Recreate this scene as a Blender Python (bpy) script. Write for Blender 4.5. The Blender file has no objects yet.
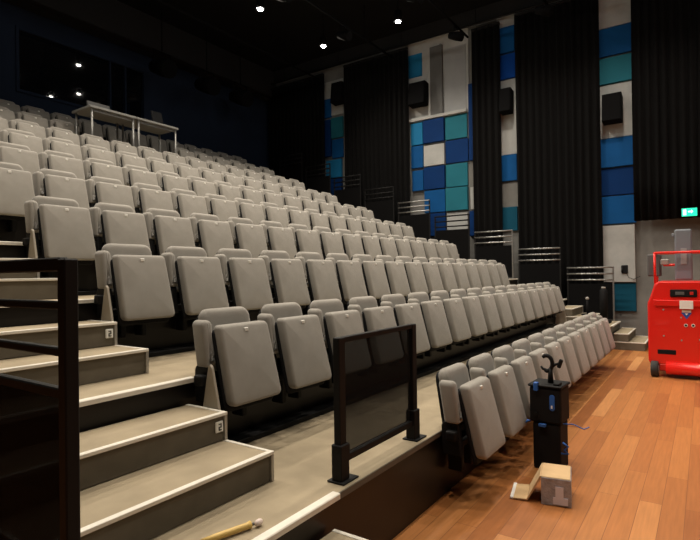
import bpy, bmesh, math, random
from mathutils import Vector, Matrix
random.seed(7)
PI = math.pi
COL = bpy.context.scene.collection
SC = bpy.context.scene

# ------------------------------------------------------------ camera
F_PX, YAW, PITCH, ROLL, EYE = 518.67, math.radians(34.3925), math.radians(0.488), math.radians(-0.8183), 1.4307
cam = bpy.data.cameras.new('camera'); cam.sensor_width = 36.0; cam.lens = F_PX / 700 * 36
cam.clip_start = 0.05; cam.clip_end = 100
camo = bpy.data.objects.new('camera', cam); COL.objects.link(camo)
Fw = Vector((math.cos(YAW)*math.cos(PITCH), math.sin(YAW)*math.cos(PITCH), math.sin(PITCH)))
Rt = Vector((math.sin(YAW), -math.cos(YAW), 0)); Up = Rt.cross(Fw)
R2 = Rt*math.cos(ROLL) + Up*math.sin(ROLL); U2 = -Rt*math.sin(ROLL) + Up*math.cos(ROLL)
M = Matrix((R2, U2, -Fw)).transposed().to_4x4(); M.translation = Vector((0, 0, EYE))
camo.matrix_world = M
SC.camera = camo

# ------------------------------------------------------------ world, exposure
w = bpy.data.worlds.new('world'); SC.world = w; w.use_nodes = True
w.node_tree.nodes['Background'].inputs[0].default_value = (0.55, 0.6, 0.7, 1)
w.node_tree.nodes['Background'].inputs[1].default_value = 0.02
SC.view_settings.view_transform = 'Standard'; SC.view_settings.look = 'None'
SC.view_settings.exposure = 0.0; SC.view_settings.gamma = 1.0; SC.view_settings.use_curve_mapping = False
HOUSE_W = 250.0      # each house downlight over the seats
STAGE_W = 155.0     # each work light over the stage
WARM = (1.0, 0.89, 0.74)

# ------------------------------------------------------------ materials
def mat(name, color, rough=0.6, metal=0.0, emis=None, estr=0.0, spec=0.5, sheen=0.0, bump=0.0, bscale=200, var=0.0, vscale=3.0, trans=0.0, alpha=1.0, coat=0.0):
    m = bpy.data.materials.new(name); m.use_nodes = True
    nt = m.node_tree; b = nt.nodes['Principled BSDF']
    b.inputs['Base Color'].default_value = (*color, 1); b.inputs['Roughness'].default_value = rough
    b.inputs['Metallic'].default_value = metal; b.inputs['Specular IOR Level'].default_value = spec
    b.inputs['Sheen Weight'].default_value = sheen
    b.inputs['Transmission Weight'].default_value = trans; b.inputs['Alpha'].default_value = alpha
    b.inputs['Coat Weight'].default_value = coat
    if emis:
        b.inputs['Emission Color'].default_value = (*emis, 1); b.inputs['Emission Strength'].default_value = estr
    tc = nt.nodes.new('ShaderNodeTexCoord')
    if bump > 0:
        n = nt.nodes.new('ShaderNodeTexNoise'); n.inputs['Scale'].default_value = bscale; n.inputs['Detail'].default_value = 3
        bp = nt.nodes.new('ShaderNodeBump'); bp.inputs['Strength'].default_value = bump; bp.inputs['Distance'].default_value = 0.01
        nt.links.new(tc.outputs['Object'], n.inputs['Vector']); nt.links.new(n.outputs['Fac'], bp.inputs['Height'])
        nt.links.new(bp.outputs['Normal'], b.inputs['Normal'])
    if var > 0:
        n = nt.nodes.new('ShaderNodeTexNoise'); n.inputs['Scale'].default_value = vscale; n.inputs['Detail'].default_value = 5
        r = nt.nodes.new('ShaderNodeValToRGB')
        r.color_ramp.elements[0].position = 0.3; r.color_ramp.elements[1].position = 0.7
        r.color_ramp.elements[0].color = (*[c*(1-var) for c in color], 1); r.color_ramp.elements[1].color = (*[min(1, c*(1+var)) for c in color], 1)
        nt.links.new(tc.outputs['Object'], n.inputs['Vector']); nt.links.new(n.outputs['Fac'], r.inputs['Fac'])
        nt.links.new(r.outputs['Color'], b.inputs['Base Color'])
    return m

def wood_floor():
    m = bpy.data.materials.new('plank_floor'); m.use_nodes = True
    nt = m.node_tree; b = nt.nodes['Principled BSDF']; L = nt.links.new
    tc = nt.nodes.new('ShaderNodeTexCoord')
    br = nt.nodes.new('ShaderNodeTexBrick')
    br.inputs['Color1'].default_value = (0, 0, 0, 1); br.inputs['Color2'].default_value = (1, 1, 1, 1)
    br.inputs['Mortar'].default_value = (0.35, 0.35, 0.35, 1)
    br.inputs['Scale'].default_value = 1.0; br.inputs['Brick Width'].default_value = 1.4; br.inputs['Row Height'].default_value = 0.12
    br.inputs['Mortar Size'].default_value = 0.0016; br.inputs['Mortar Smooth'].default_value = 0.1; br.offset = 0.37; br.offset_frequency = 2
    L(tc.outputs['Object'], br.inputs['Vector'])
    rp = nt.nodes.new('ShaderNodeValToRGB'); cr = rp.color_ramp
    cols = [(0.0, (0.33, 0.112, 0.034)), (0.3, (0.41, 0.150, 0.044)), (0.6, (0.47, 0.180, 0.053)), (0.88, (0.53, 0.22, 0.072)), (1.0, (0.64, 0.30, 0.11))]
    cr.elements[0].position = 0; cr.elements[0].color = (*cols[0][1], 1); cr.elements[1].position = 1; cr.elements[1].color = (*cols[-1][1], 1)
    for p, c in cols[1:-1]:
        e = cr.elements.new(p); e.color = (*c, 1)
    L(br.outputs['Color'], rp.inputs['Fac'])
    mp = nt.nodes.new('ShaderNodeMapping'); mp.inputs['Scale'].default_value = (1.2, 18, 1)
    L(tc.outputs['Object'], mp.inputs['Vector'])
    n = nt.nodes.new('ShaderNodeTexNoise'); n.inputs['Scale'].default_value = 3; n.inputs['Detail'].default_value = 6
    L(mp.outputs['Vector'], n.inputs['Vector'])
    mr = nt.nodes.new('ShaderNodeMapRange'); mr.inputs['To Min'].default_value = 0.72; mr.inputs['To Max'].default_value = 1.2
    L(n.outputs['Fac'], mr.inputs['Value'])
    mx = nt.nodes.new('ShaderNodeMix'); mx.data_type = 'RGBA'; mx.blend_type = 'MULTIPLY'; mx.inputs['Factor'].default_value = 1
    L(rp.outputs['Color'], mx.inputs[6]); L(mr.outputs['Result'], mx.inputs[7])
    mf = nt.nodes.new('ShaderNodeMix'); mf.data_type = 'RGBA'
    mf.inputs[7].default_value = (0.22, 0.08, 0.028, 1)
    L(br.outputs['Fac'], mf.inputs['Factor']); L(mx.outputs[2], mf.inputs[6])
    L(mf.outputs[2], b.inputs['Base Color'])
    b.inputs['Roughness'].default_value = 0.42; b.inputs['Specular IOR Level'].default_value = 0.4
    return m

def concrete(name, c0, c1):
    m = bpy.data.materials.new(name); m.use_nodes = True
    nt = m.node_tree; b = nt.nodes['Principled BSDF']; L = nt.links.new
    tc = nt.nodes.new('ShaderNodeTexCoord')
    n = nt.nodes.new('ShaderNodeTexNoise'); n.inputs['Scale'].default_value = 1.6; n.inputs['Detail'].default_value = 8; n.inputs['Roughness'].default_value = 0.65
    L(tc.outputs['Object'], n.inputs['Vector'])
    r = nt.nodes.new('ShaderNodeValToRGB'); r.color_ramp.elements[0].position = 0.3; r.color_ramp.elements[1].position = 0.7
    r.color_ramp.elements[0].color = (*c0, 1); r.color_ramp.elements[1].color = (*c1, 1)
    L(n.outputs['Fac'], r.inputs['Fac'])
    v = nt.nodes.new('ShaderNodeTexVoronoi'); v.inputs['Scale'].default_value = 2.2
    L(tc.outputs['Object'], v.inputs['Vector'])
    mr = nt.nodes.new('ShaderNodeMapRange'); mr.inputs['From Min'].default_value = 0.04; mr.inputs['From Max'].default_value = 0.07; mr.inputs['To Min'].default_value = 0.45; mr.inputs['To Max'].default_value = 1
    L(v.outputs['Distance'], mr.inputs['Value'])
    mx = nt.nodes.new('ShaderNodeMix'); mx.data_type = 'RGBA'; mx.blend_type = 'MULTIPLY'; mx.inputs['Factor'].default_value = 1
    L(r.outputs['Color'], mx.inputs[6]); L(mr.outputs['Result'], mx.inputs[7]); L(mx.outputs[2], b.inputs['Base Color'])
    b.inputs['Roughness'].default_value = 0.85
    return m

def mesh_screen(alpha=0.70):
    # fine woven black mesh: a grid of holes that the eye looks through
    m = bpy.data.materials.new('woven_mesh'); m.use_nodes = True
    nt = m.node_tree; b = nt.nodes['Principled BSDF']; L = nt.links.new
    b.inputs['Base Color'].default_value = (0.010, 0.010, 0.010, 1); b.inputs['Roughness'].default_value = 0.9; b.inputs['Specular IOR Level'].default_value = 0.08
    b.inputs['Alpha'].default_value = alpha
    return m

MT = {}
MT['fabric'] = mat('seat_fabric', (0.268, 0.250, 0.222), 0.85, sheen=0.25, bump=0.25, bscale=420, var=0.07, vscale=9)
MT['tag'] = mat('tag_plate', (0.85, 0.84, 0.80), 0.5)
MT['black_plastic'] = mat('black_plastic', (0.007, 0.007, 0.008), 0.75, spec=0.2)
MT['rig_black'] = mat('rig_black', (0.0035, 0.0035, 0.004), 0.9, spec=0.1)
MT['black_metal'] = mat('black_metal', (0.008, 0.008, 0.0085), 0.6, spec=0.18)
MT['fin'] = mat('fin_laminate', (0.36, 0.32, 0.26), 0.6)
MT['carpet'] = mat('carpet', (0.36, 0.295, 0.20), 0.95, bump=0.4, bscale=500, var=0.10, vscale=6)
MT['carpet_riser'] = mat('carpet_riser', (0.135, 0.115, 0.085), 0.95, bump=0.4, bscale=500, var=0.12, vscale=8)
MT['nosing'] = mat('nosing_strip', (0.74, 0.70, 0.62), 0.45, var=0.06, vscale=14)
MT['alu_edge'] = mat('alu_edge', (0.42, 0.40, 0.37), 0.4, metal=0.6)
MT['black_board'] = mat('black_board', (0.009, 0.007, 0.006), 0.4, spec=0.35)
MT['floor'] = wood_floor()
MT['mesh'] = mesh_screen(); MT['mesh_dense'] = mesh_screen(0.93)
MT['chrome'] = mat('steel_tube', (0.36, 0.36, 0.36), 0.38, metal=0.9)
MT['velvet'] = mat('black_velvet', (0.0035, 0.0034, 0.0036), 0.95, spec=0.15, bump=0.2, bscale=120)
MT['navy_wall'] = mat('navy_paint', (0.011, 0.021, 0.046), 0.8, spec=0.25, var=0.15, vscale=1.2)
MT['black_paint'] = mat('black_paint', (0.008, 0.008, 0.009), 0.85)
MT['ceiling'] = mat('ceiling_black', (0.004, 0.004, 0.005), 0.95, spec=0.2)
MT['concrete'] = concrete('concrete', (0.14, 0.14, 0.135), (0.22, 0.215, 0.205))
MT['concrete_light'] = concrete('concrete_light', (0.33, 0.34, 0.34), (0.48, 0.485, 0.475))
MT['grey_panel'] = mat('grey_panel', (0.30, 0.31, 0.32), 0.6, var=0.1, vscale=2)
MT['grey_column'] = mat('grey_column', (0.10, 0.10, 0.10), 0.7, var=0.15, vscale=2)
for nm, c in dict(sky=(0.012, 0.165, 0.36), blue=(0.003, 0.075, 0.25), royal=(0.001, 0.055, 0.32), navy=(0.0005, 0.028, 0.13), teal=(0.016, 0.145, 0.20), dteal=(0.004, 0.068, 0.12)).items():
    MT[nm] = mat('panel_' + nm, c, 0.7, spec=0.15, var=0.12, vscale=1.5)
MT['glass'] = mat('booth_glass', (0.004, 0.005, 0.007), 0.03, spec=0.9)
MT['red'] = mat('red_paint', (0.78, 0.018, 0.012), 0.28, coat=0.4)
MT['red_dark'] = mat('red_steel', (0.55, 0.02, 0.012), 0.4)
MT['mast'] = mat('mast_aluminium', (0.20, 0.225, 0.26), 0.55, metal=0.2)
MT['white'] = mat('white_label', (0.85, 0.83, 0.80), 0.5)
MT['sticker_blue'] = mat('sticker_blue', (0.03, 0.09, 0.40), 0.4)
MT['rubber'] = mat('tyre_rubber', (0.03, 0.03, 0.03), 0.8)
MT['hub'] = mat('hub_grey', (0.35, 0.34, 0.32), 0.5)
MT['cardboard'] = mat('cardboard', (0.60, 0.41, 0.22), 0.85, var=0.06, vscale=12)
MT['carton_grey'] = mat('carton_wrap', (0.36, 0.36, 0.40), 0.35, bump=0.5, bscale=60, var=0.2, vscale=20)
MT['label_lilac'] = mat('label_paper', (0.70, 0.70, 0.80), 0.6)
MT['blue_tape'] = mat('blue_tape', (0.02, 0.11, 0.42), 0.5)
MT['yellow'] = mat('yellow_handle', (0.66, 0.45, 0.13), 0.5)
MT['pinkwhite'] = mat('pale_knob', (0.72, 0.60, 0.55), 0.5)
MT['exit_green'] = mat('exit_green', (0.02, 0.5, 0.3), 0.4, emis=(0.02, 0.85, 0.5), estr=1.1)
MT['exit_white'] = mat('exit_white', (0.8, 1, 0.9), 0.4, emis=(0.7, 1.0, 0.9), estr=1.6)
MT['lamp_glow'] = mat('lamp_glow', (1, 1, 1), 0.5, emis=(1.0, 0.95, 0.85), estr=120)
MT['table_top'] = mat('pale_table', (0.27, 0.27, 0.26), 0.5)
MT['table_leg'] = mat('table_leg', (0.30, 0.30, 0.29), 0.4, metal=0.5)
MT['paper_black'] = mat('mark_black', (0.03, 0.03, 0.03), 0.6)

# ------------------------------------------------------------ mesh helpers
class MB:
    def __init__(s): s.bm = bmesh.new()
    def box(s, x0, x1, y0, y1, z0, z1, bev=0.0, seg=2, rot=None):
        t = bmesh.new(); bmesh.ops.create_cube(t, size=1)
        for v in t.verts: v.co = Vector(((x0+x1)/2 + v.co.x*(x1-x0), (y0+y1)/2 + v.co.y*(y1-y0), (z0+z1)/2 + v.co.z*(z1-z0)))
        if bev > 0: bmesh.ops.bevel(t, geom=t.edges[:], offset=bev, segments=seg, profile=0.5, affect='EDGES')
        if rot is not None:
            c = Vector(((x0+x1)/2, (y0+y1)/2, (z0+z1)/2))
            for v in t.verts: v.co = c + rot @ (v.co - c)
        s._merge(t); return s
    def tube(s, pts, r, n=10, cap=True):
        pts = [Vector(p) for p in pts]; rings = []
        prev = None
        for i, p in enumerate(pts):
            if i == 0: d = (pts[1]-p)
            elif i == len(pts)-1: d = (p-pts[i-1])
            else: d = (pts[i+1]-p).normalized() + (p-pts[i-1]).normalized()
            d.normalize()
            a = prev if prev is not None else (Vector((0, 0, 1)) if abs(d.z) < 0.9 else Vector((1, 0, 0)))
            u = d.cross(a)
            if u.length < 1e-4: u = d.cross(Vector((0, 1, 0)))
            u.normalize(); vv = u.cross(d).normalized(); prev = vv
            rr = r[i] if isinstance(r, (list, tuple)) else r
            rings.append([s.bm.verts.new(p + (u*math.cos(2*PI*k/n) + vv*math.sin(2*PI*k/n))*rr) for k in range(n)])
        for a, b in zip(rings, rings[1:]):
            for k in range(n):
                f = s.bm.faces.new((a[k], a[(k+1) % n], b[(k+1) % n], b[k])); f.smooth = True
        if cap:
            s.bm.faces.new(rings[0][::-1]); s.bm.faces.new(rings[-1])
        return s
    def prism(s, pts, axis, a0, a1, bev=0.0):
        # pts 2D polygon, extruded along axis ('x': pts=(y,z), 'y': pts=(x,z), 'z': pts=(x,y))
        t = bmesh.new()
        def P(p, a): return {'x': (a, p[0], p[1]), 'y': (p[0], a, p[1]), 'z': (p[0], p[1], a)}[axis]
        A = [t.verts.new(P(p, a0)) for p in pts]; B = [t.verts.new(P(p, a1)) for p in pts]
        t.faces.new(A[::-1]); t.faces.new(B); n = len(pts)
        for i in range(n): t.faces.new((A[i], A[(i+1) % n], B[(i+1) % n], B[i]))
        bmesh.ops.recalc_face_normals(t, faces=t.faces[:])
        if bev > 0: bmesh.ops.bevel(t, geom=t.edges[:], offset=bev, segments=2, profile=0.5, affect='EDGES')
        s._merge(t); return s
    def pad(s, outline, y0, y1, r, shear=0.0, zref=0.0, belly=0.0, seg=4, curve=0.0):
        # cushion: convex outline in (x,z), depth y0..y1, both rims rounded by r
        n = len(outline); cx = sum(p[0] for p in outline)/n; cz = sum(p[1] for p in outline)/n
        nor = []; zlo = min(p[1] for p in outline); zhi = max(p[1] for p in outline)
        def off(z): return shear*(z-zref) + curve*(z-zlo)*(z-zhi)
        for i in range(n):
            a = Vector(outline[i-1]); b = Vector(outline[(i+1) % n]); d = (b-a).normalized(); nn = Vector((d.y, -d.x))
            if nn.dot(Vector(outline[i]) - Vector((cx, cz))) < 0: nn = -nn
            nor.append(nn)
        prof = [(r*(1-math.sin(t*PI/2/seg)), y0 + r*(1-math.cos(t*PI/2/seg))) for t in range(seg+1)]
        prof += [(r*(1-math.cos(t*PI/2/seg)), y1 - r + r*math.sin(t*PI/2/seg)) for t in range(seg+1)]
        rings = []
        for ins, y in prof:
            ring = []
            for p, nn in zip(outline, nor):
                x = p[0]-nn.x*ins; z = p[1]-nn.y*ins
                ring.append(s.bm.verts.new((x, y + off(z), z)))
            rings.append(ring)
        for a, b in zip(rings, rings[1:]):
            for k in range(n):
                f = s.bm.faces.new((a[k], a[(k+1) % n], b[(k+1) % n], b[k])); f.smooth = True
        def cap(ring, extra):
            last = ring; base = [(v.co.x, v.co.y - off(v.co.z), v.co.z) for v in ring]
            for q in (0.85, 0.66, 0.45, 0.22):
                inner = []
                for (bx, by, bz) in base:
                    z = cz+(bz-cz)*q; inner.append(s.bm.verts.new((cx+(bx-cx)*q, by + extra*(1-q*q) + off(z), z)))
                for k in range(n):
                    f = s.bm.faces.new((last[k], last[(k+1) % n], inner[(k+1) % n], inner[k])); f.smooth = True
                last = inner
            f = s.bm.faces.new(last); f.smooth = True
        cap(rings[0], -belly); cap(rings[-1], 0)
        return s
    def sphere(s, c, r, sc=(1, 1, 1), seg=14):
        t = bmesh.new(); bmesh.ops.create_uvsphere(t, u_segments=seg, v_segments=seg//2+1, radius=r)
        for v in t.verts: v.co = Vector((v.co.x*sc[0], v.co.y*sc[1], v.co.z*sc[2])) + Vector(c)
        for f in t.faces: f.smooth = True
        s._merge(t); return s
    def _merge(s, t):
        mp = {v: s.bm.verts.new(v.co) for v in t.verts}
        for f in t.faces:
            nf = s.bm.faces.new([mp[v] for v in f.verts]); nf.smooth = f.smooth
        t.free()
    def build(s, name, m, parent=None, loc=None):
        bmesh.ops.recalc_face_normals(s.bm, faces=s.bm.faces[:])
        me = bpy.data.meshes.new(name); s.bm.to_mesh(me); s.bm.free()
        if m: me.materials.append(m)
        o = bpy.data.objects.new(name, me); COL.objects.link(o)
        if parent: o.parent = parent
        if loc: o.location = loc
        return o

def rrect(x0, x1, z0, z1, rad, taper=0.0, n=5):
    # rad = (bottom-left, bottom-right, top-right, top-left); taper narrows the top at each side
    if not isinstance(rad, (list, tuple)): rad = (rad,)*4
    cor = [(x0, z0, rad[0], PI, 1.5*PI), (x1, z0, rad[1], 1.5*PI, 2*PI), (x1-taper, z1, rad[2], 0, PI/2), (x0+taper, z1, rad[3], PI/2, PI)]
    out = []
    for (x, z, r, a0, a1) in cor:
        sx = 1 if x < (x0+x1)/2 else -1; sz = 1 if z < (z0+z1)/2 else -1
        c = (x+sx*r, z+sz*r)
        for k in range(n+1):
            a = a0+(a1-a0)*k/n; out.append((c[0]+r*math.cos(a), c[1]+r*math.sin(a)))
    return out

def empty(name, loc=(0, 0, 0), label=None, cat=None, group=None, rz=0):
    o = bpy.data.objects.new(name, None); COL.objects.link(o); o.location = loc; o.rotation_euler = (0, 0, rz)
    o.empty_display_size = 0.1
    tag(o, label, cat, group); return o
def tag(o, label=None, cat=None, group=None, kind=None):
    if label: o['label'] = label
    if cat: o['category'] = cat
    if group: o['group'] = group
    if kind: o['kind'] = kind
    return o
def copy_tree(o, parent=None):
    c = o.copy(); COL.objects.link(c); c.parent = parent
    for ch in KIDS.get(o.name, []): copy_tree(ch, c)
    return c
KIDS = {}
def register(root, objs):
    for o in objs: KIDS.setdefault(o.parent.name, []).append(o)
def struct(o): o['kind'] = 'structure'; return o
ORD = ['first', 'second', 'third', 'fourth', 'fifth', 'sixth', 'seventh', 'eighth', 'ninth', 'tenth', 'eleventh', 'twelfth', 'thirteenth', 'fourteenth', 'fifteenth', 'sixteenth']

# ------------------------------------------------------------ sizes of the place
RISE, STEP_D, STEP_R, Y1 = 0.429, 0.3264, 0.143, 1.4023   # tier rise, step depth, step rise, front edge of first tier
XL, XS = 0.70, 1.877            # left aisle
XR0, XR1 = 10.42, 11.50         # right aisle
XWALL = 12.05; YBACK = 11.2; CEIL = 7.75; XLEFT = -3.0; YFRONT = -7.0
PITCH_X = 0.5131; X0 = 2.139; XF = 3.2299

# ------------------------------------------------------------ room shell
struct(MB().box(XLEFT, XWALL+0.2, YFRONT, YBACK+0.1, -0.1, 0).build('floor', MT['floor']))
struct(MB().box(XLEFT, XWALL+0.2, YFRONT, YBACK+0.1, CEIL, CEIL+0.1).build('ceiling', MT['ceiling']))
struct(MB().box(XWALL, XWALL+0.2, YFRONT, YBACK+0.1, 0, CEIL).build('wall_right', MT['concrete']))
struct(MB().box(XLEFT-0.1, XLEFT, YFRONT, YBACK+0.1, 0, CEIL).build('wall_left', MT['black_paint']))
struct(MB().box(XLEFT, XWALL, YFRONT-0.1, YFRONT, 0, CEIL).build('wall_front', MT['black_paint']))
# back wall with the control booth window let into it
TILT = 4.4
WX0, WX1, WZ0, WZ1 = 4.74, 7.63, 5.15, 6.46
b = MB()
b.box(XLEFT, WX0, YBACK, YBACK+0.12, 0, CEIL); b.box(WX1, XWALL, YBACK, YBACK+0.12, 0, CEIL)
b.box(WX0, WX1, YBACK, YBACK+0.12, 0, WZ0); b.box(WX0, WX1, YBACK, YBACK+0.12, WZ1, CEIL)
struct(b.build('wall_back', MT['navy_wall']))
struct(MB().box(XLEFT, XWALL, YBACK-0.25, YBACK, 6.85, CEIL).build('trim_20', MT['black_paint']))
struct(MB().box(XWALL-0.10, XWALL, YFRONT, YBACK-0.25, 7.42, CEIL).build('trim_21', MT['black_paint']))
win = empty('window_1'); win['kind'] = 'structure'
b = MB(); fw = 0.06
b.box(WX0, WX0+fw, YBACK-0.03, YBACK+0.1, WZ0, WZ1, .006); b.box(WX1-fw, WX1, YBACK-0.03, YBACK+0.1, WZ0, WZ1, .006)
b.box(WX0+fw, WX1-fw, YBACK-0.03, YBACK+0.1, WZ0, WZ0+fw, .006); b.box(WX0+fw, WX1-fw, YBACK-0.03, YBACK+0.1, WZ1-fw, WZ1, .006)
for x in (6.72, 7.1): b.box(x-0.02, x+0.02, YBACK-0.02, YBACK+0.08, WZ0+fw, WZ1-fw, .004)
b.build('window_frame', MT['navy_wall'], win)
MB().box(WX0+fw, WX1-fw, YBACK+0.060, YBACK+0.065, WZ0+fw, WZ1-fw, rot=Matrix.Rotation(math.radians(TILT), 3, 'X')).build('window_pane', MT['glass'], win)

# ------------------------------------------------------------ seating tiers
for k in range(1, 11):
    y0 = Y1 + (k-1); y1 = y0 + 0.998 if k < 10 else YBACK-0.02; z = RISE*k
    words = ORD[k-1]
    t = empty('seating_tier', (XL, y0, 0), 'carpeted seating tier with black front board, %s up from the wooden floor' % words, 'seating tier', 'tiers of the seating stand')
    W = XR1 - XL
    MB().box(0, W, 0.004, y1-y0, z-0.022, z, 0.003, 1).build('carpet_deck', MT['carpet'], t)
    MB().box(0, W, 0.012, 0.05, (0 if k == 1 else z-RISE), z-0.022).build('front_board', MT['black_board'], t)
    MB().prism([(-0.012, z-0.022), (0.002, z-0.022), (0.002, z), (0.03, z), (0.03, z+0.004), (-0.008, z+0.004), (-0.012, z)], 'x', 0, XS-XL+0.05).build('nosing', MT['nosing'], t)
    MB().prism([(-0.012, z-0.022), (0.002, z-0.022), (0.002, z), (0.03, z), (0.03, z+0.004), (-0.008, z+0.004), (-0.012, z)], 'x', XR0-XL, W).build('nosing', MT['nosing'], t)
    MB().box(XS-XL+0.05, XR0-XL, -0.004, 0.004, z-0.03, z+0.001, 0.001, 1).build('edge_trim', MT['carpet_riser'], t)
    if k < 10: MB().box(XS-XL+0.16, 10.0-XL, 0.87, 0.985, z+0.001, z+0.035, 0.004, 1).build('cable_channel', MT['black_metal'], t)
    # steel side frame of the stand
    sfb = MB().box(W-0.04, W, 0.055, y1-y0, 0 if k < 3 else z-0.9, z-0.023)
    sfb.build('side_panel', MT['black_board'], t)

# black boards that close the stand towards the left
struct(MB().box(XL-0.03, XL, Y1, YBACK, 0, 0.42).build('trim_1', MT['black_board']))

# ------------------------------------------------------------ aisle steps
def step(name, x0, x1, yf, depth, z0, label, group, plate=False, both=True, plate_right=True):
    t = empty(name, ((x0+x1)/2, yf, z0 + (0.005 if 'upper' in label else 0.0015)), label, 'step', group)
    h = (x1-x0)/2; H = STEP_R; depth -= 0.014
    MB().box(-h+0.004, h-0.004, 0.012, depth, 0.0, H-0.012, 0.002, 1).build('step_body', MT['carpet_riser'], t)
    MB().box(-h+0.02, h-0.022, 0.028, depth, H-0.012, H, 0.002, 1).build('tread', MT['carpet'], t)
    MB().box(-h, h, -0.002, 0.028, H-0.014, H+0.003, 0.002, 1).build('nosing', MT['nosing'], t)
    MB().box(h-0.022, h, 0.028, depth, H-0.014, H+0.003, 0.002, 1).build('side_nosing', MT['nosing'], t)
    MB().box(-h, -h+0.02, 0.028, depth, H-0.014, H+0.003, 0.002, 1).build('side_nosing', MT['nosing'], t)
    MB().box(h-0.018, h, 0.0, 0.014, 0.002, H-0.014, 0.001, 1).build('corner_trim', MT['alu_edge'], t)
    if plate:
        p = MB().box(h-0.075, h-0.025, 0.002, 0.012, 0.048, 0.105, 0.004, 1).build('row_plate', MT['tag'], t)
        d = MB().prism([(h-0.058, 0.094), (h-0.040, 0.094), (h-0.040, 0.073), (h-0.053, 0.073), (h-0.053, 0.064), (h-0.040, 0.064), (h-0.040, 0.059), (h-0.058, 0.059), (h-0.058, 0.078), (h-0.045, 0.078), (h-0.045, 0.089), (h-0.058, 0.089)], 'y', -0.001, 0.002)
        d.build('row_mark', MT['paper_black'], p)
    return t
for k in range(0, 9):
    yf = Y1 + k
    where = 'rising from the wooden floor' if k == 0 else 'standing on the %s tier' % ORD[k-1]
    step('aisle_step', XL+0.075, XS, yf-2*STEP_D, 2*STEP_D, RISE*k, 'lower carpeted step with white nosing in the left aisle, %s' % where, 'carpeted aisle steps')
    step('aisle_step', XL+0.075, XS, yf-STEP_D, STEP_D, RISE*k+STEP_R, 'upper carpeted step with white nosing in the left aisle, %s' % where, 'carpeted aisle steps', plate=(k > 0))
for k in range(0, 9):
    yf = Y1 + k; d = 0.26 if k == 0 else STEP_D
    where = 'rising from the wooden floor' if k == 0 else 'standing on the %s tier' % ORD[k-1]
    x1 = 11.62 if k == 0 else XR1-0.02
    step('aisle_step', XR0+0.05, x1, yf-2*d, 2*d, RISE*k, 'lower carpeted step with white nosing in the far right aisle, %s' % where, 'carpeted aisle steps')
    step('aisle_step', XR0+0.05, x1, yf-d, d, RISE*k+STEP_R, 'upper carpeted step with white nosing in the far right aisle, %s' % where, 'carpeted aisle steps')

# ------------------------------------------------------------ the seat (origin: under the number plate, on the tier)
def fin_mb(x):
    return MB().prism([(-0.115, 0.002), (0.105, 0.002), (0.065, 0.26), (0.012, 0.51), (0.0, 0.525), (-0.016, 0.51), (-0.075, 0.26)], 'x', x-0.009, x+0.009, 0.004)
def arm_mb(x):
    m = MB()
    # upright upholstered armrest, rounded at the top, seen from the front as a narrow pad
    m.pad(rrect(x-0.036, x+0.036, 0.50, 0.757, (0.012, 0.012, 0.034, 0.034)), 0.036, 0.14, 0.022, shear=0.16, zref=0.5)
    return m
def armbase_mb(x):
    m = MB(); m.prism([(0.03, 0.30), (0.16, 0.30), (0.165, 0.48), (0.15, 0.505), (0.06, 0.505), (0.05, 0.48)], 'x', x-0.024, x+0.024, 0.008); m.box(x-0.07, x-0.02, 0.05, 0.12, 0.40, 0.46, 0.012, 2); return m
SEAT_OBJS = []
def make_seat():
    root = empty('theatre_seat', (0, 0, 0), 'seat', 'seat', 'grey tip-up theatre seats')
    objs = []
    cu = MB().pad(rrect(-0.186, 0.208, 0.288, 0.727, (0.034, 0.034, 0.026, 0.026), taper=0.008), 0.0, 0.07, 0.020, shear=0.25, zref=0.727, belly=0.004, curve=0.30).build('seat_cushion', MT['fabric'], root)
    pl = MB().box(-0.011, 0.019, -0.0205, -0.010, 0.683, 0.703, 0.002, 1).build('number_plate', MT['tag'], cu)
    sh = MB().pad(rrect(-0.19, 0.198, 0.252, 0.70, (0.03, 0.03, 0.03, 0.03), taper=0.008), 0.066, 0.094, 0.012, shear=0.25, zref=0.727, curve=0.30).build('cushion_shell', MT['black_plastic'], root)
    bk = MB().pad(rrect(-0.180, 0.212, 0.455, 0.812, (0.02, 0.02, 0.060, 0.060), taper=0.012, n=7), 0.085, 0.158, 0.030, shear=0.17, zref=0.43).build('backrest', MT['fabric'], root)
    bs = MB().pad(rrect(-0.175, 0.207, 0.405, 0.79, (0.02, 0.02, 0.06, 0.06), taper=0.012, n=5), 0.15, 0.176, 0.01, shear=0.17, zref=0.43).build('back_shell', MT['black_plastic'], root)
    ar = arm_mb(-0.200).build('armrest', MT['fabric'], root)
    ab = armbase_mb(-0.200).build('armrest_bracket', MT['black_metal'], root)
    br = MB()
    br.box(-0.175, 0.185, 0.075, 0.12, 0.315, 0.365, 0.008, 1); br.box(-0.10, -0.06, 0.08, 0.178, 0.16, 0.37, 0.006, 1); br.box(0.06, 0.10, 0.08, 0.178, 0.16, 0.37, 0.006, 1)
    br = br.build('seat_bracket', MT['black_metal'], root)
    objs = [cu, pl, sh, bk, bs, ar, ab, br]
    register(root, objs)
    return root
proto = make_seat(); first = [True]
end_arm_mesh = None
def place_seat(x, y, z, label):
    if first[0]: o = proto; first[0] = False
    else: o = copy_tree(proto)
    o.location = (x, y, z); o['label'] = label; o['category'] = 'seat'; o['group'] = 'grey tip-up theatre seats'
    return o
_share = {}
def add_shared(key, mbf, name, m, parent):
    if key not in _share:
        o = mbf().build(name, m, parent); _share[key] = o.data; return o
    o = bpy.data.objects.new(name, _share[key]); COL.objects.link(o); o.parent = parent; return o
SKIP8 = (6, 7, 8, 9)
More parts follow.
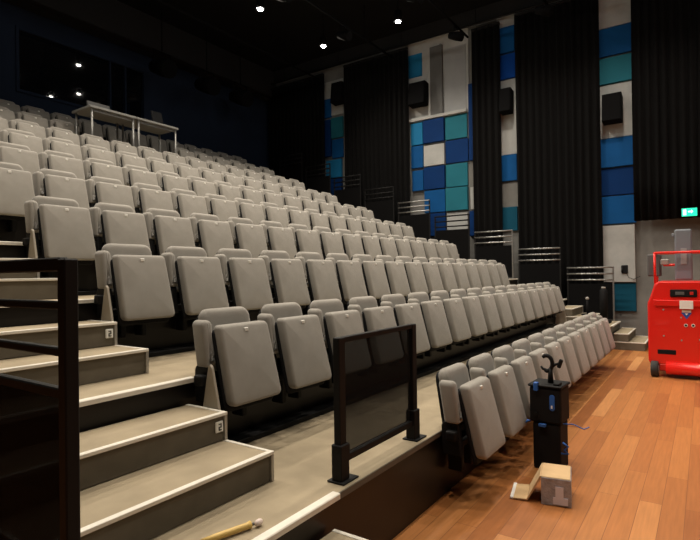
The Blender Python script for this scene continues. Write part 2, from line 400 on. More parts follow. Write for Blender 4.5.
for k in range(0, 10):
    n = 11 if k == 0 else 16
    xs = XF if k == 0 else X0
    yy = Y1 + (k-1) + 0.8162 if k > 0 else Y1 - 1 + 0.8155
    idx = [i for i in range(n) if not (k == 8 and i in SKIP8)]
    for c, i in enumerate(idx):
        row = 'front row' if k == 0 else '%s row up' % ORD[k]
        if k == 8 and i > 9: lab = 'grey tip-up seat, %s to the right of the control desk in the ninth row up' % ORD[i-10]
        elif k == 8: lab = 'grey tip-up seat, %s from the left in the ninth row, left of the desk' % ORD[i]
        elif i == 0: lab = 'grey tip-up seat with side fin at the left end of the %s' % row
        elif i == n-1: lab = 'grey tip-up seat at the far right end of the %s' % row
        else: lab = 'grey tip-up seat, %s from the left end of the %s' % (ORD[i], row)
        s = place_seat(xs + i*PITCH_X, yy, RISE*k, lab)
        if i == 0 and k > 0: add_shared('fl', lambda: fin_mb(-0.247), 'side_fin', MT['fin'], s)
        if i == n-1 and k > 0:
            add_shared('fr', lambda: fin_mb(0.29), 'side_fin', MT['fin'], s)
        if i == n-1 or (k == 8 and i == 5):
            add_shared('ar', lambda: arm_mb(0.2425), 'armrest', MT['fabric'], s)
            add_shared('ab', lambda: armbase_mb(0.2425), 'armrest_bracket', MT['black_metal'], s)

# ------------------------------------------------------------ mesh guard screen on the front edge
def guard_foot(mb, x, z, y=0):
    mb.box(x-0.045, x+0.085, y-0.05, y+0.05, z, z+0.008, 0.002, 1)
    mb.box(x-0.035, x+0.035, y-0.03, y+0.03, z+0.008, z+0.18, 0.004, 1)
g = empty('guard_screen', (2.428, 1.475, RISE+0.0015), 'low black framed mesh screen standing on the front edge of the first tier', 'guard screen')
XA, XB = -0.378, 0.378
for x in (XA, XB):
    MB().box(x-0.026, x+0.026, -0.02, 0.02, 0.12, 0.695, 0.004, 1).build('post', MT['black_metal'], g)
    f_ = MB(); guard_foot(f_, x, 0.0); f_.build('foot', MT['black_metal'], g)
MB().box(XA+0.024, XB-0.024, -0.016, 0.016, 0.668, 0.695, 0.003, 1).build('frame_rail', MT['black_metal'], g)
MB().prism([(XA+0.028, 0.085), (XB-0.024, 0.085), (XB-0.024, 0.118), (XA+0.06, 0.118), (XA+0.06, 0.165), (XA+0.028, 0.165)], 'y', -0.016, 0.016, 0.003).build('frame_rail', MT['black_metal'], g)
MB().box(XA+0.024, XB-0.024, -0.003, 0.003, 0.122, 0.668).build('mesh_infill', MT['mesh'], g)

# left aisle guard: post, four horizontal rails, mesh lower half
g = empty('aisle_railing', (0.744, 1.457, RISE+0.0015), 'black railing with four bars above a dark mesh panel, beside the left aisle steps', 'railing')
MB().box(-0.020, 0.020, -0.02, 0.02, 0.0, 1.055, 0.004, 1).build('post', MT['black_metal'], g)
MB().box(-0.020, 0.020, 0.88, 0.92, 0, 1.055, 0.004, 1).build('post', MT['black_metal'], g)
for z, h in ((1.04, 0.020), (0.925, 0.012), (0.795, 0.012), (0.680, 0.014)):
    MB().box(-0.014, 0.014, 0.02, 0.88, z-h, z+h, 0.004, 1).build('rail', MT['black_metal'], g)
MB().box(-0.003, 0.003, 0.02, 0.88, 0.06, 0.668).build('mesh_panel', MT['mesh_dense'], g)
MB().box(-0.028, 0.028, -0.018, 0.04, 0, 0.01, 0.002, 1).build('foot_plate', MT['black_metal'], g)

# ------------------------------------------------------------ guard rails along the far side aisle
for k in range(1, 10):
    zb = RISE*k
    g = empty('guard_rail', (11.53, Y1+k-1, zb+0.0015), ('guard rail of three %s bars above a black board, right end of the %s tier' % ('steel' if k in (1, 2, 3, 5) else 'dark', ORD[k-1])), 'railing', 'guard rails of the far aisle')
    for z in (1.07, 0.945, 0.82):
        MB().tube([(0, 0.11, z), (0, 0.985, z)], 0.017, 8).build('bar', MT['chrome' if k in (1, 2, 3, 5) else 'black_metal'], g)
    MB().box(-0.012, 0.012, 0.10, 0.13, 0, 1.085, 0.003, 1).build('post', MT['chrome' if k in (1, 3) else 'black_metal'], g)
    MB().box(-0.012, 0.012, 0.955, 0.985, 0, 1.085, 0.003, 1).build('post', MT['black_metal'], g)
    MB().box(-0.006, 0.006, 0.13, 0.955, 0.03, 0.74).build('black_board', MT['rig_black'], g)

# ------------------------------------------------------------ wall panels
PANELS = [
('blue','s1',8.79,9.04,5.96,6.51,'blue wall panel level with the loudspeaker at the back end of the wall'),
('teal','s1',8.38,8.80,5.33,5.92,'teal wall panel below the loudspeaker left of the wide black curtain'),
('navy','s1',8.81,9.05,4.83,5.90,'tall dark blue wall panel left of the teal one near the back corner'),
('blue','s1',8.39,8.79,4.76,5.30,'mid blue wall panel below the teal one near the back corner'),
('sky','s1',8.44,9.00,4.20,4.72,'light blue wall panel standing proud near the back corner'),
('navy','s1',8.44,8.97,3.60,4.17,'dark blue wall panel lowest near the back corner, just above the seats'),
('sky','s2',5.89,6.29,6.49,7.09,'bright sky blue wall panel near the ceiling right of the wide curtain'),
('sky','s2',5.89,6.24,4.73,5.30,'light blue wall panel at the upper left of the panel grid'),
('navy','s2',5.30,5.88,4.73,5.32,'dark blue wall panel in the top row of the panel grid'),
('teal','s2',4.71,5.29,4.73,5.32,'teal wall panel at the upper right of the panel grid'),
('blue','s2',5.89,6.24,4.14,4.71,'mid blue wall panel left of the white panel'),
('white','s2',5.30,5.87,4.14,4.67,'whitish concrete panel among blue ones in the second row of the grid'),
('navy','s2',4.69,5.29,4.14,4.71,'dark blue wall panel right of the white panel'),
('blue','s2',5.89,6.22,3.55,4.08,'mid blue wall panel at the left of the third row of the grid'),
('navy','s2',5.30,5.88,3.55,4.12,'dark blue wall panel below the white panel'),
('teal','s2',4.71,5.29,3.55,4.12,'teal wall panel at the right of the third row of the grid'),
('blue','s2',5.30,5.88,2.96,3.53,'mid blue wall panel in the fourth row of the grid'),
('teal','s2',4.71,5.29,2.96,3.53,'lowest teal wall panel of the grid'),
('white','s2',4.73,5.28,2.40,2.92,'whitish panel in the bottom row of the grid, behind steel bars'),
('navy','s2',5.30,5.88,2.37,2.94,'dark blue wall panel lowest in the grid, behind the guard rails'),
('navy','s2',4.50,4.68,2.31,2.92,'narrow dark blue panel at the foot of the curtain edge'),
('white','s2',4.50,4.66,2.96,3.50,'narrow white panel beside the lowest teal one'),
('navy','s2',4.50,4.67,4.14,6.0,'narrow tall dark blue panel along the curtain edge right of the grid'),
('blue','s3',3.52,3.91,6.52,7.12,'blue wall panel topmost in the narrow gap between two curtains'),
('royal','s3',3.52,3.91,5.92,6.50,'royal blue wall panel second from the top in the narrow curtain gap'),
('blue','s3',3.52,3.90,3.54,4.15,'blue wall panel half way up the narrow curtain gap'),
('dteal','s3',3.52,3.88,2.38,2.94,'dark teal wall panel lowest in the narrow curtain gap'),
('blue','s4',1.13,1.79,5.92,6.51,'blue wall panel topmost between the two right hand curtains'),
('teal','s4',1.13,1.79,5.33,5.88,'teal wall panel between the two right hand curtains above the loudspeaker'),
('blue','s4',1.13,1.79,3.58,4.18,'mid blue wall panel below the loudspeaker between right hand curtains'),
('navy','s4',1.13,1.79,3.00,3.56,'dark blue wall panel between the two mid blue ones on the right'),
('blue','s4',1.13,1.79,2.40,2.98,'mid blue wall panel directly above the pale concrete on the right'),
('white','s4',1.16,1.76,1.19,2.37,'pale concrete panel with a small black wall phone'),
('dteal','s4',1.16,1.78,0.59,1.17,'dark teal wall panel lowest on the right, below the pale concrete'),
]
for i, (c, s, y0, y1, z0, z1, lab) in enumerate(PANELS):
    d = 0.05 + 0.02*((i*7) % 3)
    o = MB().box(-d, 0, -(y1-y0)/2+0.006, (y1-y0)/2-0.006, 0.004, z1-z0-0.004, 0.006, 1).build('wall_panel', MT['concrete_light'] if c == 'white' else MT[c], None, (XWALL, (y0+y1)/2, z0))
    tag(o, lab, 'wall panel', 'coloured acoustic wall panels')
# bright patches of plain wall between the panels, window bay with sill in the middle section
for i, (y0, y1, z0, z1, m) in enumerate([(8.38, 9.05, 6.0, 7.0, 'concrete_light'), (3.50, 3.95, 4.16, 5.9, 'concrete_light'), (3.5, 3.95, 7.13, 7.6, 'concrete_light'), (3.50, 3.9, 0.5, 3.5, 'concrete'), (1.1, 1.8, 6.52, 7.6, 'concrete_light'), (1.1, 1.8, 4.2, 5.32, 'concrete_light'), (4.66, 6.30, 5.33, 7.4, 'concrete_light')]):
    struct(MB().box(-0.03, 0, y0, y1, z0, z1, 0.004, 1).build('trim_%d' % (i+2), MT[m], None, (XWALL, 0, 0)))
t = empty('wall_niche', (XWALL-0.03, 5.2, 5.39), 'grey recessed bay with dark column and pale sill above the blue panels', 'niche')
MB().box(-0.012, 0, -0.48, 0.10, 0.02, 1.62, 0.003, 1).build('bay_panel', MT['grey_panel'], t)
MB().box(-0.06, 0, 0.12, 0.46, 0.02, 1.75, 0.01, 1).build('column', MT['grey_column'], t)
MB().box(-0.09, 0, -0.50, 1.05, -0.055, 0.02, 0.006, 1).build('sill', MT['concrete_light'], t)
MB().box(-0.05, 0, 0.46, 0.52, 0.02, 1.75, 0.006, 1).build('jamb', MT['concrete_light'], t)

# ------------------------------------------------------------ curtains
def curtain(y0, y1, z0, z1, label, x=11.84, pitch=0.145, amp=0.045):
    n = max(8, int((y1-y0)/pitch*8)); rnd = random.Random(int(y0*100)); ph = 0; prof = []
    for i in range(n+1):
        y = y0+(y1-y0)*i/n; ph += 2*PI/8*(0.8+0.4*rnd.random())
        prof.append((x+amp*math.sin(ph)*(0.7+0.5*rnd.random()), y))
    o = empty('stage_curtain', ((x), (y0+y1)/2, z0), label, 'curtain', 'black stage curtains')
    bm = bmesh.new(); NZ = 6; rings = []
    for side in (0, 1):
        g = []
        for j in range(NZ+1):
            z = (z1-z0)*j/NZ; sq = 1.0 - 0.25*(j/NZ)
            g.append([bm.verts.new((((p[0]-x)*sq + side*0.012), p[1]-(y0+y1)/2 + 0.01*math.sin(i*0.7+j*0.5), z)) for i, p in enumerate(prof)])
        rings.append(g)
    for side in (0, 1):
        for j in range(NZ):
            for i in range(n):
                f = bm.faces.new((rings[side][j][i], rings[side][j][i+1], rings[side][j+1][i+1], rings[side][j+1][i])); f.smooth = True
    for i in range(n):
        bm.faces.new((rings[0][0][i], rings[0][0][i+1], rings[1][0][i+1], rings[1][0][i])); bm.faces.new((rings[0][NZ][i], rings[0][NZ][i+1], rings[1][NZ][i+1], rings[1][NZ][i]))
    for j in range(NZ):
        for i in (0, n): bm.faces.new((rings[0][j][i], rings[0][j+1][i], rings[1][j+1][i], rings[1][j][i]))
    m = MB(); m.bm.free(); m.bm = bm; m.build('cloth', MT['velvet'], o)
    h = MB(); h.box(-0.03, 0.045, -(y1-y0)/2, (y1-y0)/2, z1-z0-0.06, z1-z0, 0.004, 1); h.build('heading', MT['black_plastic'], o)
curtain(8.93, 11.12, 0.0, 7.2, 'black curtain hanging in the far back corner beside the navy wall')
curtain(6.22, 8.22, 0.0, 7.25, 'wide black curtain between the back corner panels and the blue panel grid')
curtain(3.83, 4.50, 0.0, 7.22, 'narrow black curtain right of the blue panel grid')
curtain(1.74, 3.48, 0.35, 7.28, 'wide black curtain behind the front row end, left of the loudspeaker strip')
curtain(-4.4, 1.15, 2.42, 7.2, 'black curtain ending above the red lift, rightmost in view')

# curtain track
tr = empty('curtain_track', (11.84, 3.4, 7.3), 'black curtain track pipe running along the wall under the ceiling', 'curtain track')
MB().tube([(0, -7.5, 0.03), (0, 7.7, 0.03)], 0.028, 8).build('pipe', MT['black_metal'], tr)
b = MB()
for i in range(8): b.tube([(0, -7+2*i, 0.05), (0, -7+2*i, CEIL-7.3)], 0.012, 6)
b.build('hanger', MT['black_metal'], tr)

# ------------------------------------------------------------ wall loudspeakers
def speaker(y, z, lab, w_=0.40, h_=0.58, rz=0.35):
    t = empty('loudspeaker', (11.86, y, z), lab, 'loudspeaker', 'black wall loudspeakers')
    MB().box(-0.13, 0.13, -w_/2, w_/2, -h_/2, h_/2, 0.015, 2, rot=Matrix.Rotation(0.12, 3, 'Y')).build('cabinet', MT['rig_black'], t)
    MB().box(-0.145, -0.13, -w_/2+0.02, w_/2-0.02, -h_/2+0.02, h_/2-0.02, 0.004, 1, rot=Matrix.Rotation(0.12, 3, 'Y')).build('grille', MT['rig_black'], t)
    MB().tube([(0.1, 0, 0), (0.17, 0, 0)], 0.03, 8).build('wall_mount', MT['rig_black'], t)
speaker(8.43, 6.52, 'black loudspeaker on the wall nearest the back corner', 0.36)
speaker(5.93, 5.97, 'black loudspeaker beside the grey niche above the blue panel grid', 0.46)
speaker(3.70, 5.35, 'black loudspeaker in the narrow gap between two curtains', 0.26, 0.55)
speaker(1.52, 4.76, 'black loudspeaker between the two right hand curtains', 0.36)

# ------------------------------------------------------------ exit sign, wall phone
t = empty('exit_sign', (11.70, 0.226, 2.43), 'green lit exit sign with white running figure, below the right hand curtain', 'exit sign')
MB().box(-0.03, 0.03, -0.13, 0.13, 0, 0.165, 0.006, 1).build('housing', MT['black_plastic'], t)
MB().box(-0.034, -0.03, -0.122, 0.122, 0.008, 0.157).build('lit_panel', MT['exit_green'], t)
b = MB()
# door, arrow and running figure (Y runs to the left in the picture)
b.box(-0.037, -0.034, 0.05, 0.10, 0.03, 0.135); 
b.prism([(0.02, 0.08), (-0.03, 0.08), (-0.03, 0.055), (-0.06, 0.0925), (-0.03, 0.13), (-0.03, 0.105), (0.02, 0.105)], 'x', -0.037, -0.034)
b.build('pictogram', MT['exit_white'], t)
MB().box(0.03, 0.15, -0.02, 0.02, 0.08, 0.11).build('bracket', MT['black_metal'], t)
t = empty('wall_phone', (11.97, 1.36, 1.37), 'small black wall phone with dangling cord on the pale concrete', 'wall phone')
MB().box(-0.035, 0.0, -0.06, 0.06, 0, 0.17, 0.01, 1).build('body', MT['black_plastic'], t)
MB().tube([(-0.055, 0.045, 0.03), (-0.06, 0.045, 0.09), (-0.055, 0.045, 0.15)], [0.018, 0.012, 0.018], 8).build('handset', MT['black_plastic'], t)
MB().tube([(-0.02, -0.03, 0.01), (-0.03, -0.07, -0.08), (-0.02, -0.16, -0.12), (-0.01, -0.28, -0.06)], 0.005, 6).build('cord', MT['black_plastic'], t)

# ------------------------------------------------------------ control desk up in the stand
def table(x, w_, lab):
    t = empty('control_desk', (x, 8.50, RISE*8+0.002), lab, 'table', 'control desks')
    MB().box(0, w_, 0, 0.60, 0.885, 0.925, 0.004, 1).build('table_top', MT['table_top'], t)
    for lx in (0.03, w_-0.07):
        for ly in (0.04, 0.54):
            MB().tube([(lx+0.02, ly, 0), (lx+0.02, ly, 0.885)], 0.018, 8).build('leg', MT['table_leg'], t)
    MB().box(0.05, w_-0.05, 0.05, 0.07, 0.84, 0.885).build('apron', MT['table_leg'], t)
table(4.74, 0.87, 'pale control desk among the upper rows, the left one with a monitor')
table(5.62, 0.90, 'pale control desk among the upper rows, the right one with a lamp')
t = empty('monitor', (4.97, 8.80, RISE*8+0.929), 'low grey monitor leaning back at the left end of the control desk', 'monitor')
MB().box(-0.12, 0.30, -0.02, 0.02, 0.02, 0.16, 0.008, 1, rot=Matrix.Rotation(-0.3, 3, 'X')).build('screen_back', MT['grey_column'], t)
MB().box(-0.05, 0.2, -0.08, 0.08, 0, 0.02, 0.004, 1).build('stand', MT['black_plastic'], t)
t = empty('computer_tower', (6.22, 8.75, RISE*8+0.929), 'dark lighting console at the right end of the control desk', 'console')
MB().box(-0.14, 0.14, -0.1, 0.1, 0, 0.06, 0.01, 1).build('base', MT['black_plastic'], t)
MB().box(-0.12, 0.12, 0.0, 0.03, 0.06, 0.30, 0.01, 1, rot=Matrix.Rotation(-0.25, 3, 'X')).build('display', MT['black_plastic'], t)
t.name = 'lighting_console'

# ------------------------------------------------------------ red lift
L = empty('personnel_lift', (8.1, -0.03, 0), 'red wheeled one-person lift with grey mast, beside the far wall', 'lift', rz=math.radians(0))
# body faces -X; local y 0.64..-0.6
MB().prism([(-0.64, 0.16), (0.66, 0.16), (0.685, 0.20), (0.685, 0.99), (0.665, 1.03), (0.60, 1.24), (0.55, 1.28), (-0.52, 1.28), (-0.60, 1.22), (-0.68, 0.98), (-0.68, 0.20)], 'x', 0.0, 0.62, 0.022).build('body_cover', MT['red'], L)
MB().prism([(-0.60, 1.03), (0.62, 1.03), (0.60, 0.95), (-0.56, 0.95)], 'x', -0.028, 0.01, 0.008).build('ledge', MT['red'], L)
MB().tube([(-0.02, -0.62, 0.13), (-0.02, 0.48, 0.13)], 0.085, 18).build('bumper', MT['red'], L)
p = MB().box(-0.02, 0.01, 0.12, 0.42, 1.07, 1.17, 0.012, 2).build('control_panel', MT['black_plastic'], L)
b = MB(); b.box(-0.024, -0.018, 0.16, 0.20, 1.10, 1.14, 0.002, 1); b.build('switch', MT['red_dark'], p)
b = MB(); b.box(-0.024, -0.018, 0.26, 0.36, 1.10, 1.14, 0.002, 1); b.build('display', MT['grey_column'], p)
MB().box(-0.036, -0.026, 0.165, 0.315, 0.915, 1.025, 0.002, 1).build('white_label', MT['white'], L)
b = MB(); b.box(-0.006, 0.002, 0.19, 0.29, 0.87, 0.90); b.build('label', MT['white'], L)
b = MB(); b.prism([(0.30, 0.865), (0.18, 0.865), (0.24, 0.78)], 'x', -0.004, 0.002); b.build('emblem', MT['sticker_blue'], L)
b = MB(); b.prism([(0.26, 0.858), (0.22, 0.858), (0.24, 0.83)], 'x', -0.006, -0.003); b.build('emblem', MT['white'], L)
for y in (0.17, 0.25):
    MB().tube([(-0.008, y, 0.70), (0.004, y, 0.70)], 0.022, 12).build('gauge', MT['white'], L)
    MB().tube([(-0.011, y, 0.70), (-0.007, y, 0.70)], 0.014, 12).build('gauge_face', MT['black_plastic'], L)
for y, z in ((0.50, 0.55), (0.50, 0.9), (0.3, 0.50), (0.1, 0.52), (-0.15, 0.55), (-0.2, 0.85), (0.3, 0.8), (-0.4, 0.5)):
    MB().tube([(-0.006, y, z), (0.004, y, z)], 0.011, 8).build('bolt', MT['hub'], L)
MB().box(-0.006, 0.01, 0.36, 0.58, 0.30, 0.37, 0.01, 1).build('vent', MT['black_plastic'], L)
MB().box(0.0, 0.62, -0.56, 0.56, 0.08, 0.17, 0.01, 1).build('chassis', MT['red_dark'], L)
for x, y in ((-0.02, 0.61), (0.58, 0.61), (-0.02, -0.72), (0.58, -0.72)):
    w_ = MB().tube([(x, y-0.045, 0.105), (x, y-0.035, 0.105), (x, y+0.035, 0.105), (x, y+0.045, 0.105)], [0.09, 0.105, 0.105, 0.09], 20).build('wheel', MT['rubber'], L)
    MB().tube([(x, y-0.05, 0.105), (x, y+0.05, 0.105)], 0.045, 14).build('wheel_hub', MT['hub'], w_)
MB().box(0.25, 0.44, 0.17, 0.37, 1.29, 1.98, 0.02, 2).build('mast', MT['mast'], L)
MB().box(0.24, 0.252, 0.23, 0.30, 1.5, 1.72, 0.002, 1).build('mast_label', MT['grey_panel'], L)
MB().box(0.26, 0.30, 0.37, 0.40, 1.88, 1.93, 0.008, 1).build('mast_knob', MT['mast'], L)
def tb(name, pts, r, m): MB().tube(pts, r, 10).build(name, m, L)
tb('cage_post', [(0.15, 0.60, 1.20), (0.15, 0.60, 1.665)], 0.016, MT['red'])
tb('cage_post', [(0.55, 0.60, 1.20), (0.55, 0.60, 1.665)], 0.016, MT['red'])
tb('cage_post', [(0.15, -0.55, 1.20), (0.15, -0.55, 1.665)], 0.016, MT['red'])
tb('cage_rail', [(0.15, 0.60, 1.665), (0.15, -0.55, 1.665)], 0.018, MT['red'])
tb('cage_rail', [(0.15, 0.60, 1.665), (0.55, 0.60, 1.665), (0.55, -0.55, 1.665)], 0.016, MT['red'])
tb('cage_rail', [(0.55, 0.52, 1.50), (0.55, 0.30, 1.50)], 0.018, MT['red'])
MB().box(0.5, 0.72, 0.55, 0.72, 1.34, 1.66, 0.02, 2).build('document_box', MT['grey_column'], L)
MB().box(0.30, 0.42, 0.44, 0.54, 1.50, 1.58, 0.01, 1).build('mast_bracket', MT['hub'], L)

# ------------------------------------------------------------ black case with clamp on the stage floor
K = empty('equipment_case', (3.98, 0.955, 0), 'black two-part equipment case tied with blue tape, in front of the front row', 'equipment case', rz=math.radians(-3))
MB().box(-0.10, 0.10, -0.095, 0.10, 0.0, 0.34, 0.012, 2).build('lower_case', MT['black_plastic'], K)
u = MB().box(-0.11, 0.11, -0.105, 0.118, 0.34, 0.595, 0.014, 2).build('upper_case', MT['black_plastic'], K)
MB().box(-0.118, 0.118, -0.113, 0.126, 0.595, 0.615, 0.006, 1).build('lid', MT['black_metal'], K)
b = MB(); b.pad(rrect(-0.018, 0.018, 0.425, 0.54, 0.017), -0.0, 0.006, 0.002)
o = b.build('oval_badge', MT['blue_tape'], u); o.rotation_euler = (0, 0, -PI/2); o.location = (-0.115, -0.045, 0.01)
MB().box(-0.124, -0.12, -0.050, -0.040, 0.455, 0.475).build('badge_mark', MT['white'], o).rotation_euler = (0, 0, 0)
o2 = [c for c in o.children][0]; o2.parent = u
MB().tube([(-0.125, 0.07, 0.40), (-0.115, 0.07, 0.40)], 0.014, 10).build('latch', MT['black_metal'], u)
MB().box(-0.134, -0.10, 0.05, 0.08, 0.57, 0.63, 0.004, 1).build('tape_strip', MT['blue_tape'], K)
MB().box(-0.128, -0.10, 0.00, 0.05, 0.315, 0.335, 0.002, 1).build('tape_strip', MT['blue_tape'], K)
b = MB(); b.tube([(-0.09, 0.12, 0.335), (-0.10, 0.135, 0.34), (-0.12, 0.14, 0.33), (-0.11, 0.12, 0.345)], 0.007, 6); b.build('blue_cord', MT['blue_tape'], K)
b = MB(); b.tube([(-0.09, -0.11, 0.35), (-0.08, -0.18, 0.355), (-0.09, -0.25, 0.335), (-0.07, -0.28, 0.35)], 0.004, 6); b.build('blue_cord', MT['blue_tape'], K)
b = MB(); b.tube([(-0.10, -0.11, 0.22), (-0.11, -0.15, 0.20), (-0.10, -0.12, 0.17), (-0.11, -0.15, 0.15), (-0.10, -0.10, 0.14)], 0.007, 6); b.build('blue_cord', MT['blue_tape'], K)
b = MB()
b.box(-0.10, -0.02, -0.09, -0.05, 0.613, 0.63, 0.003, 1)
b.build('lid_fitting', MT['black_metal'], K)
C_ = empty('lamp_clamp', (3.97, 0.948, 0.618), 'black hook shaped lamp clamp standing on top of the black case', 'clamp')
C_.scale = (0.9, 0.9, 0.95)
MB().tube([(0, 0, 0), (0, 0, 0.11)], [0.024, 0.016], 10).build('spigot', MT['black_metal'], C_)
arc = [(0, 0.03+0.045*math.cos(a), 0.145+0.06*math.sin(a)) for a in [PI*(1.62-1.35*k/12) for k in range(13)]]
MB().tube(arc, [0.010]+[0.016]*11+[0.012], 8).build('hook', MT['black_metal'], C_)
MB().tube([(0, -0.01, 0.10), (0, 0.02, 0.09), (0, 0.06, 0.10), (0, 0.075, 0.12)], [0.014, 0.013, 0.011, 0.008], 8).build('jaw', MT['black_metal'], C_)
MB().tube([(0, -0.01, 0.12), (0, -0.035, 0.14), (0, -0.065, 0.15)], [0.013, 0.011, 0.009], 8).build('screw', MT['black_metal'], C_)
MB().box(-0.012, 0.012, -0.09, -0.06, 0.115, 0.185, 0.006, 1, rot=Matrix.Rotation(0.35, 3, 'X')).build('wing_handle', MT['black_metal'], C_)

# ------------------------------------------------------------ cardboard box
Bx = empty('cardboard_box', (3.43, 0.80, 0), 'small opened cardboard box with grey wrapped side, on the wooden floor', 'box', rz=math.radians(11))
MB().box(-0.115, 0.13, -0.088, 0.08, 0.004, 0.172, 0.003, 1).build('carton', MT['cardboard'], Bx)
side = MB().box(-0.119, -0.115, -0.090, 0.08, 0.002, 0.166, 0.001, 1).build('wrapped_side', MT['carton_grey'], Bx)
MB().prism([(-0.002, 0.12), (-0.048, 0.12), (-0.048, 0.055), (-0.072, 0.055), (-0.072, 0.012), (0.012, 0.012), (0.012, 0.055), (-0.002, 0.055)], 'x', -0.123, -0.119).build('label', MT['label_lilac'], side)
MB().box(-0.119, 0.13, -0.092, -0.088, 0.002, 0.166, 0.001, 1).build('wrapped_side', MT['carton_grey'], Bx)
MB().prism([(0.08, 0.172), (0.081, 0.158), (0.160, 0.008), (0.262, 0.004), (0.262, 0.010), (0.166, 0.016), (0.088, 0.168)], 'x', -0.112, 0.128, 0.0).build('flap', MT['cardboard'], Bx)
MB().box(-0.113, 0.129, 0.246, 0.266, 0.003, 0.016, 0.002, 1).build('flap_edge', MT['white'], Bx)

# ------------------------------------------------------------ yellow tool on the first tier
t = empty('paint_roller', (1.435, 1.505, RISE), 'yellow handled tool with pale knob lying near the front nosing', 'tool')
MB().tube([(-0.16, 0.055, 0.016), (-0.1, 0.035, 0.017), (0.02, 0.0, 0.017), (0.035, -0.004, 0.017)], [0.010, 0.013, 0.013, 0.016], 10).build('handle', MT['yellow'], t)
MB().tube([(0.035, -0.004, 0.016), (0.055, -0.01, 0.016)], 0.006, 8).build('ferrule', MT['grey_column'], t)
MB().sphere((0.068, -0.016, 0.016), 0.015, (1.4, 0.9, 0.9)).build('knob', MT['pinkwhite'], t)
t.name = 'hand_tool'

# ------------------------------------------------------------ gas bottle shaped stage light at the right aisle
t = empty('stage_light', (11.0, 1.62, RISE+0.0015), 'dark floor standing stage light with pale cap at the foot of the far aisle', 'stage light')
MB().box(-0.12, 0.12, -0.12, 0.12, 0, 0.06, 0.01, 1).build('base', MT['black_plastic'], t)
MB().tube([(0, 0, 0.06), (0, 0, 0.62), (0, 0, 0.66)], [0.07, 0.07, 0.04], 16).build('body', MT['black_plastic'], t)
MB().tube([(0, 0, 0.66), (0, 0, 0.69)], 0.04, 12).build('cap', MT['hub'], t)
t = empty('wall_socket', (10.93, 1.90, RISE+STEP_R+0.007), 'round pale knob on a dark floor stand beside the far railing', 'stand')
MB().box(-0.1, 0.1, -0.1, 0.1, 0.0, 0.02, 0.004, 1).build('base', MT['black_plastic'], t)
MB().tube([(0, 0, 0.02), (0, 0, 0.30)], 0.02, 8).build('pole', MT['black_plastic'], t)
MB().sphere((0, 0, 0.32), 0.032).build('knob', MT['hub'], t)
t.name = 'knob_stand'

# ------------------------------------------------------------ ceiling: downlights, pipes, hanging spotlights
def downlight(x, y, z, watt, lab, tilt=0.0):
    t = empty('downlight', (x, y, z), lab, 'ceiling light', 'round ceiling downlights')
    MB().tube([(0, 0, 0.0), (0, 0, 0.22)], [0.095, 0.075], 16).build('housing', MT['rig_black'], t)
    MB().tube([(0, 0, 0.22), (0, 0, CEIL-z)], 0.012, 6).build('stem', MT['rig_black'], t)
    MB().sphere((0, 0, -0.008), 0.06, (1, 1, 0.5)).build('lens', MT['lamp_glow'], t)
    ld = bpy.data.lights.new('downlight_beam', 'SPOT'); ld.energy = watt; ld.color = WARM
    ld.spot_size = math.radians(138); ld.spot_blend = 1.0; ld.shadow_soft_size = 0.10
    lo = bpy.data.objects.new('downlight_beam', ld); COL.objects.link(lo); lo.parent = t; lo.location = (0, 0, -0.08)
    lo.rotation_euler = (tilt, 0, 0)
for i, x in enumerate((1.35, 3.55, 5.70, 7.88, 10.05)):
    for j, y in enumerate((1.40, 3.45, 5.50, 7.57)):
        vis = (i >= 3 and j >= 2 and not (i == 3 and j == 2))
        lab = {(3, 3): 'bright round downlight, leftmost of the three in view', (4, 3): 'bright round downlight, middle and lowest of the three in view', (4, 2): 'bright round downlight, rightmost of the three in view'}.get((i, j), 'round downlight above the seats, %s from the left in the %s line from the stage' % (ORD[i], ORD[j]))
        downlight(x, y, 7.0, HOUSE_W, lab, math.radians(-24 if j == 3 else 0))
for i, x in enumerate((1.35, 4.5, 7.6, 10.4)):
    for j, y in enumerate((-1.0, -3.5)):
        downlight(x, y, 7.0, STAGE_W, 'round work light above the stage floor, %s from the left in the %s line' % (ORD[i], ('near', 'far')[j]))

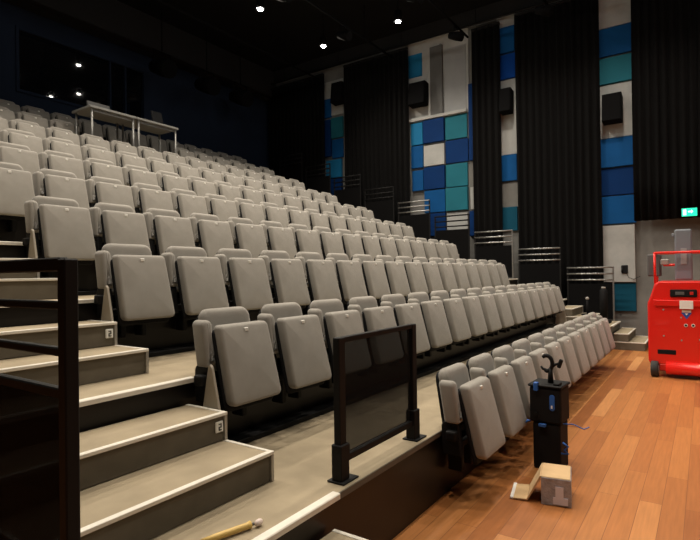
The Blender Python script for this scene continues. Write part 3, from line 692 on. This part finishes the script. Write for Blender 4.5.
def pipe(p0, p1, lab):
    t = empty('lighting_pipe', p0, lab, 'lighting pipe', 'black ceiling pipes')
    d = Vector(p1)-Vector(p0)
    MB().tube([(0, 0, 0), tuple(d)], 0.026, 8).build('tube', MT['rig_black'], t)
    b = MB()
    for s in (0.1, 0.5, 0.9): q = d*s; b.tube([(q.x, q.y, 0.02), (q.x, q.y, CEIL-p0[2])], 0.008, 6)
    b.build('hanger', MT['rig_black'], t)
for y, w_ in ((0.4, 'nearest the stage'), (2.6, 'second from the stage'), (4.5, 'third from the stage'), (6.5, 'fourth from the stage'), (8.9, 'nearest the back wall')):
    pipe((-2, y, 6.95), (11.6, y, 6.95), 'long black lighting pipe across the ceiling, %s' % w_)
def hang_spot(x, y, z, lab, top=6.95, q=1.0):
    t = empty('hanging_spotlight', (x, y, z), lab, 'spotlight', 'black hanging spotlights')
    MB().tube([(0, -0.14*q, -0.05*q), (0, 0.0, 0.0), (0, 0.16*q, 0.05*q)], [0.105*q, 0.10*q, 0.07*q], 14).build('lamp_body', MT['rig_black'], t)
    b = MB(); b.tube([(-0.115*q, 0, 0), (-0.115*q, 0, 0.18*q), (0.115*q, 0, 0.18*q), (0.115*q, 0, 0)], 0.01*q, 6); b.tube([(0, 0, 0.18*q), (0, 0, top-z-(0.03 if top < 7 else 0.0))], 0.014, 6)
    b.build('yoke', MT['rig_black'], t)
for x, z, w_ in ((7.57, 6.35, 'leftmost by the back wall'), (8.90, 6.32, 'second from left by the back wall'), (10.07, 6.33, 'rightmost by the back wall')):
    hang_spot(x, 10.45, z, 'dark spotlight hanging in front of the navy wall, %s' % w_, CEIL, 2.0)
for (x, y, w_) in ((6.5, 4.5, 'above the middle seats'), (8.9, 4.5, 'above the right seats near the pipe'), (9.4, 6.5, 'left of the wide curtain'), (10.9, 4.5, 'close to the wall niche'), (7.4, 6.5, 'above the upper rows'), (10.9, 2.6, 'before the narrow curtain gap')):
    hang_spot(x, y, 6.72, 'black spotlight clamped to a ceiling pipe, %s' % w_)
